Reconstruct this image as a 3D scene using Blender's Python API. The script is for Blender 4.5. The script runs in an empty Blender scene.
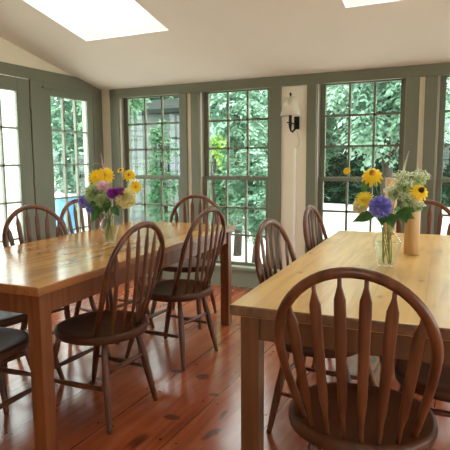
import bpy, math, random
import numpy as np
from mathutils import Vector, Matrix

PI = math.pi
SC = bpy.context.scene
COL = SC.collection

# ------------------------------------------------------------------ camera
F_PX, PITCH, ROLL, YAW, CAM_H = 517.04, .124, .006, .450, 1.244
cy_, sy_ = math.cos(YAW), math.sin(YAW)
cp_, sp_ = math.cos(PITCH), math.sin(PITCH)
cr_, sr_ = math.cos(ROLL), math.sin(ROLL)
right0 = Vector((cy_, sy_, 0))
fwd = Vector((-sy_ * cp_, cy_ * cp_, -sp_))
up0 = Vector((-sy_ * sp_, cy_ * sp_, cp_))
rgt = right0 * cr_ - up0 * sr_
upv = right0 * sr_ + up0 * cr_
cam_data = bpy.data.cameras.new('camera')
cam_data.sensor_width = 36
cam_data.lens = 36 * F_PX / 450
cam_data.clip_start = .05
cam = bpy.data.objects.new('camera', cam_data)
m = Matrix.Identity(4)
for i in range(3):
    m[i][0], m[i][1], m[i][2] = rgt[i], upv[i], -fwd[i]
m[0][3], m[1][3], m[2][3] = 0, 0, CAM_H
cam.matrix_world = m
COL.objects.link(cam)
SC.camera = cam

# ------------------------------------------------------------------ sky and exposure
SKY_STRENGTH = 7.2
world = bpy.data.worlds.new('overcast_sky')
SC.world = world
world.use_nodes = True
wn = world.node_tree.nodes
wl = world.node_tree.links
bg = wn['Background']
tc = wn.new('ShaderNodeTexCoord')
sep = wn.new('ShaderNodeSeparateXYZ')
ramp = wn.new('ShaderNodeValToRGB')
wl.new(tc.outputs['Generated'], sep.inputs[0])
wl.new(sep.outputs['Z'], ramp.inputs[0])
ramp.color_ramp.elements[0].position = 0.0
ramp.color_ramp.elements[0].color = (.80, .86, .88, 1)
ramp.color_ramp.elements[1].position = .8
ramp.color_ramp.elements[1].color = (1.0, 1.0, .98, 1)
wl.new(ramp.outputs[0], bg.inputs[0])
bg.inputs[1].default_value = SKY_STRENGTH
SC.view_settings.view_transform = 'Standard'
SC.view_settings.look = 'None'
SC.view_settings.gamma = 1
SC.view_settings.use_curve_mapping = False
SC.view_settings.exposure = 0.06
SC.cycles.max_bounces = 12
SC.cycles.diffuse_bounces = 6
SC.cycles.transparent_max_bounces = 24
SC.cycles.sample_clamp_indirect = 8
SC.cycles.caustics_reflective = False
SC.cycles.caustics_refractive = False
SC.cycles.use_denoising = True

# ------------------------------------------------------------------ helpers
def R(seed):
    return random.Random(seed)

class MB:
    """collects geometry of one mesh"""
    def __init__(s):
        s.v = []; s.f = []; s.smooth = []
    def add(s, verts, faces, smooth=False):
        n = len(s.v)
        s.v += [tuple(v) for v in verts]
        s.f += [tuple(i + n for i in f) for f in faces]
        s.smooth += [smooth] * len(faces)
        return s
    def box(s, x0, x1, y0, y1, z0, z1):
        v = [(x, y, z) for z in (z0, z1) for y in (y0, y1) for x in (x0, x1)]
        return s.add(v, [(0, 2, 3, 1), (4, 5, 7, 6), (0, 1, 5, 4), (2, 6, 7, 3), (0, 4, 6, 2), (1, 3, 7, 5)])
    def prism(s, poly, axis, a, b):
        """extrude a 2D polygon along axis ('x','y','z') from a to b"""
        n = len(poly)
        def P(u, w, t):
            return {'x': (t, u, w), 'y': (u, t, w), 'z': (u, w, t)}[axis]
        v = [P(u, w, a) for u, w in poly] + [P(u, w, b) for u, w in poly]
        f = [tuple(range(n))[::-1], tuple(range(n, 2 * n))]
        f += [(i, (i + 1) % n, n + (i + 1) % n, n + i) for i in range(n)]
        return s.add(v, f)
    def tube(s, pts, radii, n=10, flat=None, ref=None, cap=True):
        """swept tube; flat=(a,b) scales the section in the (side, normal) directions"""
        pts = [Vector(p) for p in pts]
        if not hasattr(radii, '__len__'):
            radii = [radii] * len(pts)
        verts = []
        ref = Vector(ref) if ref else None
        prev = None
        for i, p in enumerate(pts):
            t = (pts[min(i + 1, len(pts) - 1)] - pts[max(i - 1, 0)]).normalized()
            if ref is not None:
                a = (ref - t * ref.dot(t)).normalized()
            else:
                if prev is None:
                    h = Vector((0, 0, 1)) if abs(t.z) < .9 else Vector((1, 0, 0))
                    a = (h - t * h.dot(t)).normalized()
                else:
                    a = (prev - t * prev.dot(t)).normalized()
                prev = a
            b = t.cross(a)
            r = radii[i]
            ra, rb = (r, r) if not hasattr(r, '__len__') else r
            if flat: ra, rb = ra * flat[0], rb * flat[1]
            for k in range(n):
                th = 2 * PI * k / n
                verts.append(p + a * (math.cos(th) * ra) + b * (math.sin(th) * rb))
        faces = []
        for i in range(len(pts) - 1):
            for k in range(n):
                k2 = (k + 1) % n
                faces.append((i * n + k, i * n + k2, (i + 1) * n + k2, (i + 1) * n + k))
        s.add(verts, faces, True)
        if cap:
            L = len(s.v) - len(verts)
            s.f.append(tuple(L + k for k in range(n))[::-1]); s.smooth.append(False)
            s.f.append(tuple(L + (len(pts) - 1) * n + k for k in range(n))); s.smooth.append(False)
        return s
    def lathe(s, prof, n=32, c=(0, 0, 0), closed=False):
        v = []; f = []
        for r, z in prof:
            for k in range(n):
                th = 2 * PI * k / n
                v.append((c[0] + r * math.cos(th), c[1] + r * math.sin(th), c[2] + z))
        m_ = len(prof)
        for i in range(m_ if closed else m_ - 1):
            j = (i + 1) % m_
            for k in range(n):
                k2 = (k + 1) % n
                f.append((i * n + k, i * n + k2, j * n + k2, j * n + k))
        s.add(v, f, True)
        return s
    def build(s, name, mat, parent=None, bevel=0, seg=2):
        me = bpy.data.meshes.new(name)
        me.from_pydata(s.v, [], s.f)
        me.polygons.foreach_set('use_smooth', s.smooth)
        me.materials.append(mat)
        me.update()
        o = bpy.data.objects.new(name, me)
        COL.objects.link(o)
        if parent: o.parent = parent
        if bevel:
            b = o.modifiers.new('edge', 'BEVEL'); b.width = bevel; b.segments = seg; b.limit_method = 'ANGLE'
            b.angle_limit = math.radians(40)
        return o

def empty(name, loc=(0, 0, 0), rz=0):
    o = bpy.data.objects.new(name, None)
    o.empty_display_size = .1
    COL.objects.link(o)
    o.location = loc
    o.rotation_euler = (0, 0, rz)
    return o

def tag(o, label=None, cat=None, group=None, kind=None):
    if label: o['label'] = label
    if cat: o['category'] = cat
    if group: o['group'] = group
    if kind: o['kind'] = kind
    return o

def struct(o):
    o['kind'] = 'structure'
    return o

def copy_tree(o, parent=None):
    c = o.copy(); COL.objects.link(c)
    if parent: c.parent = parent
    for ch in list(o.children): copy_tree(ch, c)
    return c

# ------------------------------------------------------------------ materials
def new_mat(name):
    mt = bpy.data.materials.new(name); mt.use_nodes = True
    nt = mt.node_tree
    return mt, nt, nt.nodes['Principled BSDF']

def N(nt, t, **kw):
    n = nt.nodes.new(t)
    for k, v in kw.items(): setattr(n, k, v)
    return n

def math_n(nt, op, a, b=None, c=None):
    n = N(nt, 'ShaderNodeMath', operation=op)
    for i, x in enumerate((a, b, c)):
        if x is None: continue
        if isinstance(x, (int, float)): n.inputs[i].default_value = x
        else: nt.links.new(x, n.inputs[i])
    return n.outputs[0]

def mix_c(nt, fac, a, b, mode='MIX'):
    n = N(nt, 'ShaderNodeMix', data_type='RGBA', blend_type=mode)
    for sock, x in ((n.inputs[0], fac), (n.inputs[6], a), (n.inputs[7], b)):
        if isinstance(x, (int, float)): sock.default_value = x
        elif isinstance(x, tuple): sock.default_value = (*x, 1)[:4]
        else: nt.links.new(x, sock)
    return n.outputs[2]

def ramp_n(nt, fac, stops):
    r = N(nt, 'ShaderNodeValToRGB')
    e = r.color_ramp.elements
    while len(e) < len(stops): e.new(.5)
    for el, (p_, c_) in zip(e, stops):
        el.position = p_; el.color = (*c_, 1)
    nt.links.new(fac, r.inputs[0])
    return r.outputs[0]

def paint(name, col, rough=.6, var=.06, spec=.3, scale=2.5, bump=0.0):
    mt, nt, b = new_mat(name)
    tc = N(nt, 'ShaderNodeTexCoord')
    no = N(nt, 'ShaderNodeTexNoise'); no.inputs['Scale'].default_value = scale; no.inputs['Detail'].default_value = 4
    nt.links.new(tc.outputs['Object'], no.inputs['Vector'])
    lo = tuple(max(0, c * (1 - var)) for c in col); hi = tuple(min(1, c * (1 + var)) for c in col)
    nt.links.new(ramp_n(nt, no.outputs['Fac'], [(.3, lo), (.7, hi)]), b.inputs['Base Color'])
    b.inputs['Roughness'].default_value = rough
    b.inputs['Specular IOR Level'].default_value = spec
    if bump:
        n2 = N(nt, 'ShaderNodeTexNoise'); n2.inputs['Scale'].default_value = 90
        nt.links.new(tc.outputs['Object'], n2.inputs['Vector'])
        bp = N(nt, 'ShaderNodeBump'); bp.inputs['Strength'].default_value = bump; bp.inputs['Distance'].default_value = .002
        nt.links.new(n2.outputs['Fac'], bp.inputs['Height']); nt.links.new(bp.outputs[0], b.inputs['Normal'])
    return mt

def plank_wood(name, dark, mid, light, width, rough, axis='X', seam=.004, seam_col=(.05, .02, .01), board_var=.25,
               spots=None, knot_scale=2.2, knot_col=None, coat=.0, length=None, knot_r=(.045, .085), offset=0.0, glow=.5, rvar=.1):
    """boards running along y, `width` wide across `axis`; grain, board tint, knots"""
    mt, nt, b = new_mat(name)
    tc = N(nt, 'ShaderNodeTexCoord')
    sp = N(nt, 'ShaderNodeSeparateXYZ'); nt.links.new(tc.outputs['Object'], sp.inputs[0])
    X, Y, Z = sp.outputs
    u = math_n(nt, 'DIVIDE', math_n(nt, 'ADD', X, offset), width)
    idx = math_n(nt, 'FLOOR', u)
    fr = math_n(nt, 'FRACT', u)
    # board index drives tint and shifts the grain
    wn_ = N(nt, 'ShaderNodeTexWhiteNoise', noise_dimensions='1D'); nt.links.new(idx, wn_.inputs['W'])
    cmb = N(nt, 'ShaderNodeCombineXYZ')
    nt.links.new(math_n(nt, 'MULTIPLY', X, 1.0), cmb.inputs[0])
    nt.links.new(math_n(nt, 'ADD', math_n(nt, 'MULTIPLY', Y, .09), math_n(nt, 'MULTIPLY', wn_.outputs['Value'], 7.0)), cmb.inputs[1])
    nt.links.new(math_n(nt, 'MULTIPLY', Z, .8), cmb.inputs[2])
    g1 = N(nt, 'ShaderNodeTexNoise'); g1.inputs['Scale'].default_value = 22; g1.inputs['Detail'].default_value = 6
    g1.inputs['Distortion'].default_value = .8
    nt.links.new(cmb.outputs[0], g1.inputs['Vector'])
    big = N(nt, 'ShaderNodeTexNoise'); big.inputs['Scale'].default_value = 2.2; big.inputs['Detail'].default_value = 3
    nt.links.new(tc.outputs['Object'], big.inputs['Vector'])
    f = math_n(nt, 'ADD', math_n(nt, 'MULTIPLY', g1.outputs['Fac'], .55), math_n(nt, 'MULTIPLY', big.outputs['Fac'], .45))
    f = math_n(nt, 'ADD', f, math_n(nt, 'MULTIPLY', math_n(nt, 'SUBTRACT', wn_.outputs['Value'], .5), board_var))
    col = ramp_n(nt, f, [(.3, dark), (.5, mid), (.72, light)])
    # knots
    kc = knot_col or tuple(c * .35 for c in dark)
    cm2 = N(nt, 'ShaderNodeCombineXYZ')
    nt.links.new(X, cm2.inputs[0]); nt.links.new(math_n(nt, 'MULTIPLY', Y, .45), cm2.inputs[1])
    vo = N(nt, 'ShaderNodeTexVoronoi', voronoi_dimensions='2D'); vo.inputs['Scale'].default_value = knot_scale
    nt.links.new(cm2.outputs[0], vo.inputs['Vector'])
    kn = ramp_n(nt, math_n(nt, 'ADD', vo.outputs['Distance'], math_n(nt, 'MULTIPLY', g1.outputs['Fac'], .05)),
                [(knot_r[0], (1, 1, 1)), (knot_r[1], (0, 0, 0))])
    col = mix_c(nt, math_n(nt, 'MULTIPLY', kn, .75), col, kc)
    # shaped stains at given spots (x, y, rx, ry, tilt)
    if spots:
        dn = N(nt, 'ShaderNodeTexNoise'); dn.inputs['Scale'].default_value = 16; dn.inputs['Detail'].default_value = 4
        nt.links.new(tc.outputs['Object'], dn.inputs['Vector'])
        tot = None
        for (sx, sy, rx, ry, tl) in spots:
            dx = math_n(nt, 'SUBTRACT', X, sx); dy = math_n(nt, 'SUBTRACT', Y, sy)
            c, s_ = math.cos(tl), math.sin(tl)
            a = math_n(nt, 'ADD', math_n(nt, 'MULTIPLY', dx, c / rx), math_n(nt, 'MULTIPLY', dy, s_ / rx))
            bb = math_n(nt, 'ADD', math_n(nt, 'MULTIPLY', dx, -s_ / ry), math_n(nt, 'MULTIPLY', dy, c / ry))
            d = math_n(nt, 'SQRT', math_n(nt, 'ADD', math_n(nt, 'MULTIPLY', a, a), math_n(nt, 'MULTIPLY', bb, bb)))
            d = math_n(nt, 'ADD', d, math_n(nt, 'MULTIPLY', math_n(nt, 'SUBTRACT', dn.outputs['Fac'], .5), 1.6))
            tot = d if tot is None else math_n(nt, 'MINIMUM', tot, d)
        sm = ramp_n(nt, tot, [(.62, (1, 1, 1)), (.95, (0, 0, 0))])
        col = mix_c(nt, math_n(nt, 'MULTIPLY', sm, .68), col, (.05, .022, .018))
        # nail heads, two per board at regular joist spacing
        nx = math_n(nt, 'ABSOLUTE', math_n(nt, 'SUBTRACT', math_n(nt, 'ABSOLUTE', math_n(nt, 'SUBTRACT', fr, .5)), .38))
        ny = math_n(nt, 'ABSOLUTE', math_n(nt, 'SUBTRACT', math_n(nt, 'FRACT', math_n(nt, 'DIVIDE', Y, .41)), .5))
        nd = math_n(nt, 'SQRT', math_n(nt, 'ADD', math_n(nt, 'POWER', math_n(nt, 'MULTIPLY', nx, width), 2), math_n(nt, 'POWER', math_n(nt, 'MULTIPLY', ny, .41), 2)))
        col = mix_c(nt, math_n(nt, 'LESS_THAN', nd, .006), col, (.03, .015, .012))
    edge = math_n(nt, 'MULTIPLY', math_n(nt, 'MINIMUM', fr, math_n(nt, 'SUBTRACT', 1.0, fr)), width)
    sf = math_n(nt, 'LESS_THAN', edge, seam / 2)
    col = mix_c(nt, math_n(nt, 'MULTIPLY', sf, .85), col, seam_col)
    nt.links.new(col, b.inputs['Base Color'])
    rr = math_n(nt, 'ADD', rough, math_n(nt, 'MULTIPLY', math_n(nt, 'SUBTRACT', big.outputs['Fac'], .5), rvar))
    nt.links.new(rr, b.inputs['Roughness'])
    b.inputs['Specular IOR Level'].default_value = glow
    b.inputs['Coat Weight'].default_value = coat
    b.inputs['Coat Roughness'].default_value = rough * .7
    bp = N(nt, 'ShaderNodeBump'); bp.inputs['Strength'].default_value = .25; bp.inputs['Distance'].default_value = .003
    nt.links.new(math_n(nt, 'ADD', math_n(nt, 'MULTIPLY', big.outputs['Fac'], 1.2), math_n(nt, 'MULTIPLY', g1.outputs['Fac'], .12)), bp.inputs['Height'])
    nt.links.new(bp.outputs[0], b.inputs['Normal'])
    return mt

def grain_wood(name, dark, light, rough=.3, along='Z', coat=.3, scale=30, spec=.5):
    mt, nt, b = new_mat(name)
    tc = N(nt, 'ShaderNodeTexCoord')
    mp = N(nt, 'ShaderNodeMapping')
    sc = {'X': (.06, 1, 1), 'Y': (1, .06, 1), 'Z': (1, 1, .06)}[along]
    mp.inputs['Scale'].default_value = sc
    nt.links.new(tc.outputs['Object'], mp.inputs[0])
    g = N(nt, 'ShaderNodeTexNoise'); g.inputs['Scale'].default_value = scale; g.inputs['Detail'].default_value = 5
    g.inputs['Distortion'].default_value = .6
    nt.links.new(mp.outputs[0], g.inputs['Vector'])
    oi = N(nt, 'ShaderNodeObjectInfo')
    f = math_n(nt, 'ADD', g.outputs['Fac'], math_n(nt, 'MULTIPLY', math_n(nt, 'SUBTRACT', oi.outputs['Random'], .5), .12))
    nt.links.new(ramp_n(nt, f, [(.32, dark), (.68, light)]), b.inputs['Base Color'])
    b.inputs['Roughness'].default_value = rough
    b.inputs['Specular IOR Level'].default_value = spec
    b.inputs['Coat Weight'].default_value = coat
    b.inputs['Coat Roughness'].default_value = rough * .6
    return mt

def plain(name, col, rough=.5, metal=0, spec=.5, sub=0):
    mt, nt, b = new_mat(name)
    b.inputs['Base Color'].default_value = (*col, 1)
    b.inputs['Roughness'].default_value = rough
    b.inputs['Metallic'].default_value = metal
    b.inputs['Specular IOR Level'].default_value = spec
    return mt

def leafy(name, lo, hi, rough=.5, trans=.25, scale=3.0, spec=.4):
    """leaf or petal: thin, lets a little light through"""
    mt, nt, b = new_mat(name)
    tc = N(nt, 'ShaderNodeTexCoord')
    no = N(nt, 'ShaderNodeTexNoise'); no.inputs['Scale'].default_value = scale; no.inputs['Detail'].default_value = 3
    nt.links.new(tc.outputs['Object'], no.inputs['Vector'])
    col = ramp_n(nt, no.outputs['Fac'], [(.35, lo), (.65, hi)])
    nt.links.new(col, b.inputs['Base Color'])
    b.inputs['Roughness'].default_value = rough
    b.inputs['Specular IOR Level'].default_value = spec
    tr = N(nt, 'ShaderNodeBsdfTranslucent'); nt.links.new(col, tr.inputs[0])
    mx = N(nt, 'ShaderNodeMixShader'); mx.inputs[0].default_value = trans
    nt.links.new(b.outputs[0], mx.inputs[1]); nt.links.new(tr.outputs[0], mx.inputs[2])
    nt.links.new(mx.outputs[0], nt.nodes['Material Output'].inputs[0])
    return mt

def glass(name, tint=(1, 1, 1), refl=.06, edge=.5, rough=.0):
    mt, nt, b = new_mat(name)
    nt.nodes.remove(b)
    t = N(nt, 'ShaderNodeBsdfTransparent'); t.inputs[0].default_value = (*tint, 1)
    g = N(nt, 'ShaderNodeBsdfGlossy'); g.inputs['Roughness'].default_value = rough
    lw = N(nt, 'ShaderNodeLayerWeight'); lw.inputs[0].default_value = edge
    fac = math_n(nt, 'ADD', math_n(nt, 'MULTIPLY', math_n(nt, 'POWER', lw.outputs['Facing'], 3.0), .5), refl)
    mx = N(nt, 'ShaderNodeMixShader'); nt.links.new(fac, mx.inputs[0])
    nt.links.new(t.outputs[0], mx.inputs[1]); nt.links.new(g.outputs[0], mx.inputs[2])
    nt.links.new(mx.outputs[0], nt.nodes['Material Output'].inputs[0])
    return mt

M = {}
M['ceiling'] = paint('ceiling_paint', (.74, .70, .62), .8, .02)
M['cream'] = paint('cream_paint', (.81, .735, .575), .75, .03)
M['sage'] = paint('sage_trim_paint', (.160, .165, .112), .5, .05, .35)
M['sage_pale'] = paint('sage_panel_paint', (.24, .27, .20), .45, .05, .45)
M['cream_gloss'] = paint('cream_gloss', (.90, .87, .80), .4, .02)
M['track'] = paint('tan_window_track', (.34, .29, .22), .5, .04)
M['jamb'] = paint('brown_jamb', (.16, .13, .09), .5, .05)
M['white'] = paint('white_paint', (.92, .92, .89), .6, .02)
M['pane'] = glass('window_glass', (.97, 1, .98), .025, .35)
M['crystal'] = glass('clear_vase_glass', (.98, 1, .99), .012, .5)
M['water'] = glass('vase_water', (.95, .985, .96), .005, .3)
M['floor'] = plank_wood('wide_pine_floorboards', (.20, .036, .011), (.37, .082, .026), (.50, .15, .048), .35, .22,
    seam=.006, board_var=.18, offset=1.18 + 3.5,
    spots=[(-1.365, 2.523, .045, .05, .3), (-1.53, 2.53, .05, .03, .2), (-1.198, 2.345, .035, .025, -.2), (-1.281, 2.043, .045, .03, .1),
           (-1.031, 1.994, .028, .075, -.3), (-1.063, 2.166, .018, .05, .1), (-.99, 1.80, .02, .06, .3)],
    knot_scale=1.3, glow=.7, coat=.25)
M['honey'] = plank_wood('honey_pine_tabletop', (.36, .14, .028), (.60, .275, .062), (.76, .41, .105), .145, .16,
    seam=.0015, seam_col=(.2, .08, .03), board_var=.16, knot_scale=3.0, knot_col=(.20, .065, .02), coat=.3, glow=.5, rvar=.06, knot_r=(.03, .085))
M['pine'] = plank_wood('pale_pine_tabletop', (.58, .33, .10), (.80, .49, .165), (.89, .61, .245), .175, .30,
    seam=.0012, seam_col=(.40, .20, .08), board_var=.10, knot_scale=4.0, knot_col=(.36, .16, .05), coat=.2, glow=.45, rvar=.06, knot_r=(.03, .085))
M['honey_leg'] = grain_wood('honey_stained_leg', (.15, .042, .011), (.27, .082, .021), .4, 'Z', .1)
M['honey_edge'] = grain_wood('honey_tabletop_side', (.22, .075, .018), (.40, .15, .04), .35, 'Y', .2)
M['pine_edge'] = grain_wood('pine_tabletop_side', (.16, .068, .028), (.26, .125, .055), .45, 'Y', .1)
M['pine_leg'] = grain_wood('brown_stained_leg', (.14, .052, .016), (.22, .085, .028), .45, 'Z', .08)
M['chair'] = grain_wood('dark_walnut_stain', (.080, .022, .009), (.19, .062, .022), .33, 'Z', .12, 24, .4)
M['seat'] = grain_wood('walnut_seat_stain', (.055, .018, .008), (.118, .042, .016), .42, 'Y', .0, 18, .3)
M['column'] = grain_wood('turned_maple', (.50, .30, .13), (.62, .40, .20), .45, 'Z', .1, 40)
M['black_iron'] = plain('dark_bronze', (.02, .018, .015), .45, .6)
M['shade'] = leafy('linen_lampshade', (.84, .79, .66), (.88, .83, .70), .8, .35, 8)
M['wire'] = plain('clear_cord', (.55, .50, .42), .5)
M['gravel'] = paint('pale_gravel', (.74, .74, .70), .9, .05, .2, 1.5)
M['clapboard'] = paint('weathered_grey_siding', (.10, .125, .115), .7, .18, .2, 3)
M['white_siding'] = paint('white_siding', (.86, .87, .87), .6, .03, .3, 1)
M['roof'] = paint('dark_shingles', (.022, .028, .024), .95, .2, .05)
M['dark_glass'] = plain('outbuilding_glass', (.06, .08, .08), .1)
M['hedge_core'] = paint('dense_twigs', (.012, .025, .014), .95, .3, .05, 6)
M['bark'] = paint('tree_bark', (.05, .042, .032), .9, .3, .2, 9)
M['blue'] = paint('blue_plastic', (.10, .30, .62), .5, .04)

# ------------------------------------------------------------------ room shell
D = 4.569          # window wall, front of its casings
L = -3.676         # door wall, face of its trim
XR, YR = 2.70, -1.9
SL = .229
def zc(y): return 2.003 + SL * max(0.0, D - max(y, .2))

fl = MB().box(L - .15, XR + .15, YR - .15, D + .15, -.12, 0).build('floor', M['floor']); struct(fl)

openings = [(-3.471, -2.713), (-2.491, -1.743), (-1.302, -.543), (-.305, .452), (.70, 1.457)]  # last opening is out of view, added for the daylight it lets in
ZS, ZT = .195, 1.925      # opening bottom and top
# window wall
w = MB()
xs = [L - .15] + [v for o in openings for v in o] + [XR + .15]
for i in range(0, len(xs), 2):
    w.box(xs[i], xs[i + 1], D + .02, D + .16, 0, 2.16)
for a, b_ in openings:
    w.box(a, b_, D + .02, D + .16, 0, ZS)
    w.box(a, b_, D + .02, D + .16, ZT, 2.16)
struct(w.build('wall_back', M['cream']))
# header board along the top of the window wall
struct(MB().box(-3.572, XR, D - .004, D + .02, ZT - .015, 2.003).build('trim_1', M['sage'], bevel=.003))
# apron board and skirting under the windows
struct(MB().box(L, XR, D - .001, D + .02, 0, ZS - .01).build('baseboard_back', M['sage_pale'], bevel=.002))
# vertical casings
cas = [(-3.572, -3.471), (-2.713, -2.626), (-2.581, -2.491), (-1.743, -1.632), (-1.389, -1.302), (-.543, -.442), (-.400, -.305), (.452, .545), (.605, .70), (1.457, 1.55)]
for i, (a, b_) in enumerate(cas):
    struct(MB().box(a, b_, D, D + .02, ZS + .02, ZT - .015).build('trim_%d' % (i + 2), M['sage'], bevel=.003))

def muntin_grid(mb, axis, a0, a1, z0, z1, cols, rows, d0, d1, wd=.019):
    """glazing bars in the plane; axis 'x' spans x at depth y d0..d1, axis 'y' spans y at depth x d0..d1"""
    for k in range(1, cols):
        c = a0 + (a1 - a0) * k / cols
        if axis == 'x': mb.box(c - wd / 2, c + wd / 2, d0, d1, z0, z1)
        else: mb.box(d0, d1, c - wd / 2, c + wd / 2, z0, z1)
    for k in range(1, rows):
        z = z0 + (z1 - z0) * k / rows
        if axis == 'x': mb.box(a0, a1, d0, d1, z - wd / 2, z + wd / 2)
        else: mb.box(d0, d1, a0, a1, z - wd / 2, z + wd / 2)

def frame(mb, axis, a0, a1, z0, z1, d0, d1, st, top, bot):
    if axis == 'x':
        mb.box(a0, a0 + st, d0, d1, z0, z1); mb.box(a1 - st, a1, d0, d1, z0, z1)
        mb.box(a0 + st, a1 - st, d0, d1, z0, z0 + bot); mb.box(a0 + st, a1 - st, d0, d1, z1 - top, z1)
    else:
        mb.box(d0, d1, a0, a0 + st, z0, z1); mb.box(d0, d1, a1 - st, a1, z0, z1)
        mb.box(d0, d1, a0 + st, a1 - st, z0, z0 + bot); mb.box(d0, d1, a0 + st, a1 - st, z1 - top, z1)

for i, (a, b_) in enumerate(openings):
    wdw = struct(empty('window_%d' % (i + 1), ((a + b_) / 2, D + .08, ZS)))
    def P(mb, name, mat, bevel=0):
        o = mb.build(name, mat, wdw, bevel=bevel)
        o.matrix_parent_inverse = Matrix.Translation((-(a + b_) / 2, -(D + .08), -ZS))
        return o
    mb = MB()
    mb.box(a, a + .010, D + .02, D + .055, ZS, ZT); mb.box(b_ - .010, b_, D + .02, D + .055, ZS, ZT)
    P(mb, 'sash_track', M['track'])
    mb = MB()
    mb.box(a, a + .012, D + .055, D + .16, ZS, ZT); mb.box(b_ - .012, b_, D + .055, D + .16, ZS, ZT)
    mb.box(a, b_, D + .02, D + .16, ZT - .008, ZT)
    P(mb, 'jamb', M['jamb'])
    P(MB().box(a - .03, b_ + .03, D - .03, D + .16, ZS - .02, ZS + .012), 'window_sill', M['sage_pale'], .004)
    st = .045
    x0, x1 = a + .012, b_ - .012
    mb = MB(); frame(mb, 'x', x0, x1, 1.060, ZT - .008, D + .105, D + .135, st, .010, .032)
    muntin_grid(mb, 'x', x0 + st, x1 - st, 1.092, ZT - .018, 3, 3, D + .108, D + .130)
    us = P(mb, 'upper_sash', M['sage'])
    mb = MB(); mb.box(x0 + st, x1 - st, D + .118, D + .121, 1.092, ZT - .018)
    P(mb, 'glass_pane', M['pane'])
    mb = MB(); frame(mb, 'x', x0, x1, ZS + .012, 1.085, D + .062, D + .095, st, .032, .030)
    muntin_grid(mb, 'x', x0 + st, x1 - st, ZS + .042, 1.053, 3, 3, D + .066, D + .090)
    P(mb, 'lower_sash', M['sage'])
    mb = MB(); mb.box(x0 + st, x1 - st, D + .077, D + .080, ZS + .042, 1.053)
    P(mb, 'glass_pane', M['pane'])

# door wall (left): cream wall set back behind its trim
def T2(t): return D - t
w = MB()
def lw_box(mb, t0, t1, z0, z1, x0=L - .15, x1=L - .02): mb.box(x0, x1, T2(t1), T2(t0), z0, z1)
lw_box(w, 0, .145, 0, 2.0); lw_box(w, .84, 1.01, 0, 2.0); lw_box(w, 2.69, D - YR, 0, 2.0)
lw_box(w, .145, .84, 1.94, 2.0); lw_box(w, 1.01, 2.69, 1.99, 2.0)
w.prism([(T2(-.15), 2.0), (T2(-.15), zc(D) + .05), (T2(0), zc(D) + .05), (.2, zc(.2) + .05), (YR - .15, zc(.2) + .05), (YR - .15, 2.0)], 'x', L - .15, L - .02)
struct(w.build('wall_left', M['cream']))
g_ = MB()
X0, X1 = L - .02, L
lw_box(g_, 0, .146, 0, 1.99, X0, X1); lw_box(g_, .839, 1.004, 0, 1.99, X0, X1)
lw_box(g_, .146, .839, 1.94, 1.99, X0, X1); lw_box(g_, 2.71, 2.81, 0, 1.99, X0, X1)
yk = D - (2.09 - 2.003) / SL
g_.prism([(D, 1.99), (D, 2.003), (yk, 2.09), (T2(2.81), 2.09), (T2(2.81), 1.99)], 'x', X0 - .001, X1 + .003)
struct(g_.build('trim_12', M['sage'], bevel=.003))
struct(MB().box(L - .003, L + .010, T2(.86), T2(.13), 1.925, 1.945).build('trim_13', M['sage'], bevel=.002))

def door_leaf(name, t0, t1, z0, z1, gt0, gt1, gz0, gz1, hinge=False, knob=False):
    root = struct(empty(name, (L - .05, T2((t0 + t1) / 2), 0)))
    inv = Matrix.Translation((-(L - .05), -T2((t0 + t1) / 2), 0))
    def P(mb, nm, mat, bevel=0, par=None):
        o = mb.build(nm, mat, par or root, bevel=bevel)
        if par is None: o.matrix_parent_inverse = inv
        return o
    mb = MB(); x0, x1 = L - .048, L - .006
    mb.box(x0, x1, T2(t1), T2(gt1), z0, z1); mb.box(x0, x1, T2(gt0), T2(t0), z0, z1)
    mb.box(x0, x1, T2(gt1), T2(gt0), z0, gz0); mb.box(x0, x1, T2(gt1), T2(gt0), gz1, z1)
    P(mb, 'door_frame' if name.startswith('door') else 'window_frame', M['sage'], .003)
    mb = MB()
    frame(mb, 'y', T2(gt1), T2(gt0), gz0, gz1, x0 + .008, x1 - .008, .008, .008, .008)
    muntin_grid(mb, 'y', T2(gt1), T2(gt0), gz0, gz1, 3, 5, x0 + .006, x1 - .006, .018)
    P(mb, 'glazing_bars', M['sage_pale'])
    P(MB().box(L - .029, L - .026, T2(gt1), T2(gt0), gz0, gz1), 'glass_pane', M['pane'])
    if hinge:
        for z in (.25, 1.05, 1.76):
            hm = MB().tube([(L - .008, T2(t0 - .006), z - .045), (L - .008, T2(t0 - .006), z + .045)], .007, 8)
            hm.box(L - .022, L - .014, T2(t0 + .006), T2(t0 - .018), z - .042, z + .042)
            P(hm, 'hinge', M['jamb'])
    if knob:
        hm = MB().tube([(L - .025, T2(t1 - .05), .95), (L + .03, T2(t1 - .05), .95)], .008, 8)
        hm.tube([(L + .03, T2(t1 - .05), .95), (L + .03, T2(t1 - .16), .95)], .008, 8)
        P(hm, 'door_handle', M['black_iron'])
    return root
door_leaf('window_6', .147, .838, .03, 1.938, .225, .754, .225, 1.870)
door_leaf('door_1', 1.016, 1.845, .02, 1.982, 1.150, 1.710, .225, 1.870, hinge=True, knob=True)
door_leaf('door_added_2', 1.851, 2.684, .02, 1.982, 1.990, 2.550, .225, 1.870)  # second leaf, out of view, added to admit more light
struct(MB().box(L - .15, L - .02, T2(2.69), T2(1.01), 0, .02).build('trim_14', M['jamb']))
struct(MB().box(L - .15, L - .02, T2(.84), T2(.145), 0, .03).build('trim_15', M['jamb']))
struct(MB().box(L - .02, L - .005, YR, T2(2.82), 0, .14).build('baseboard_left', M['sage_pale']))

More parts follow.
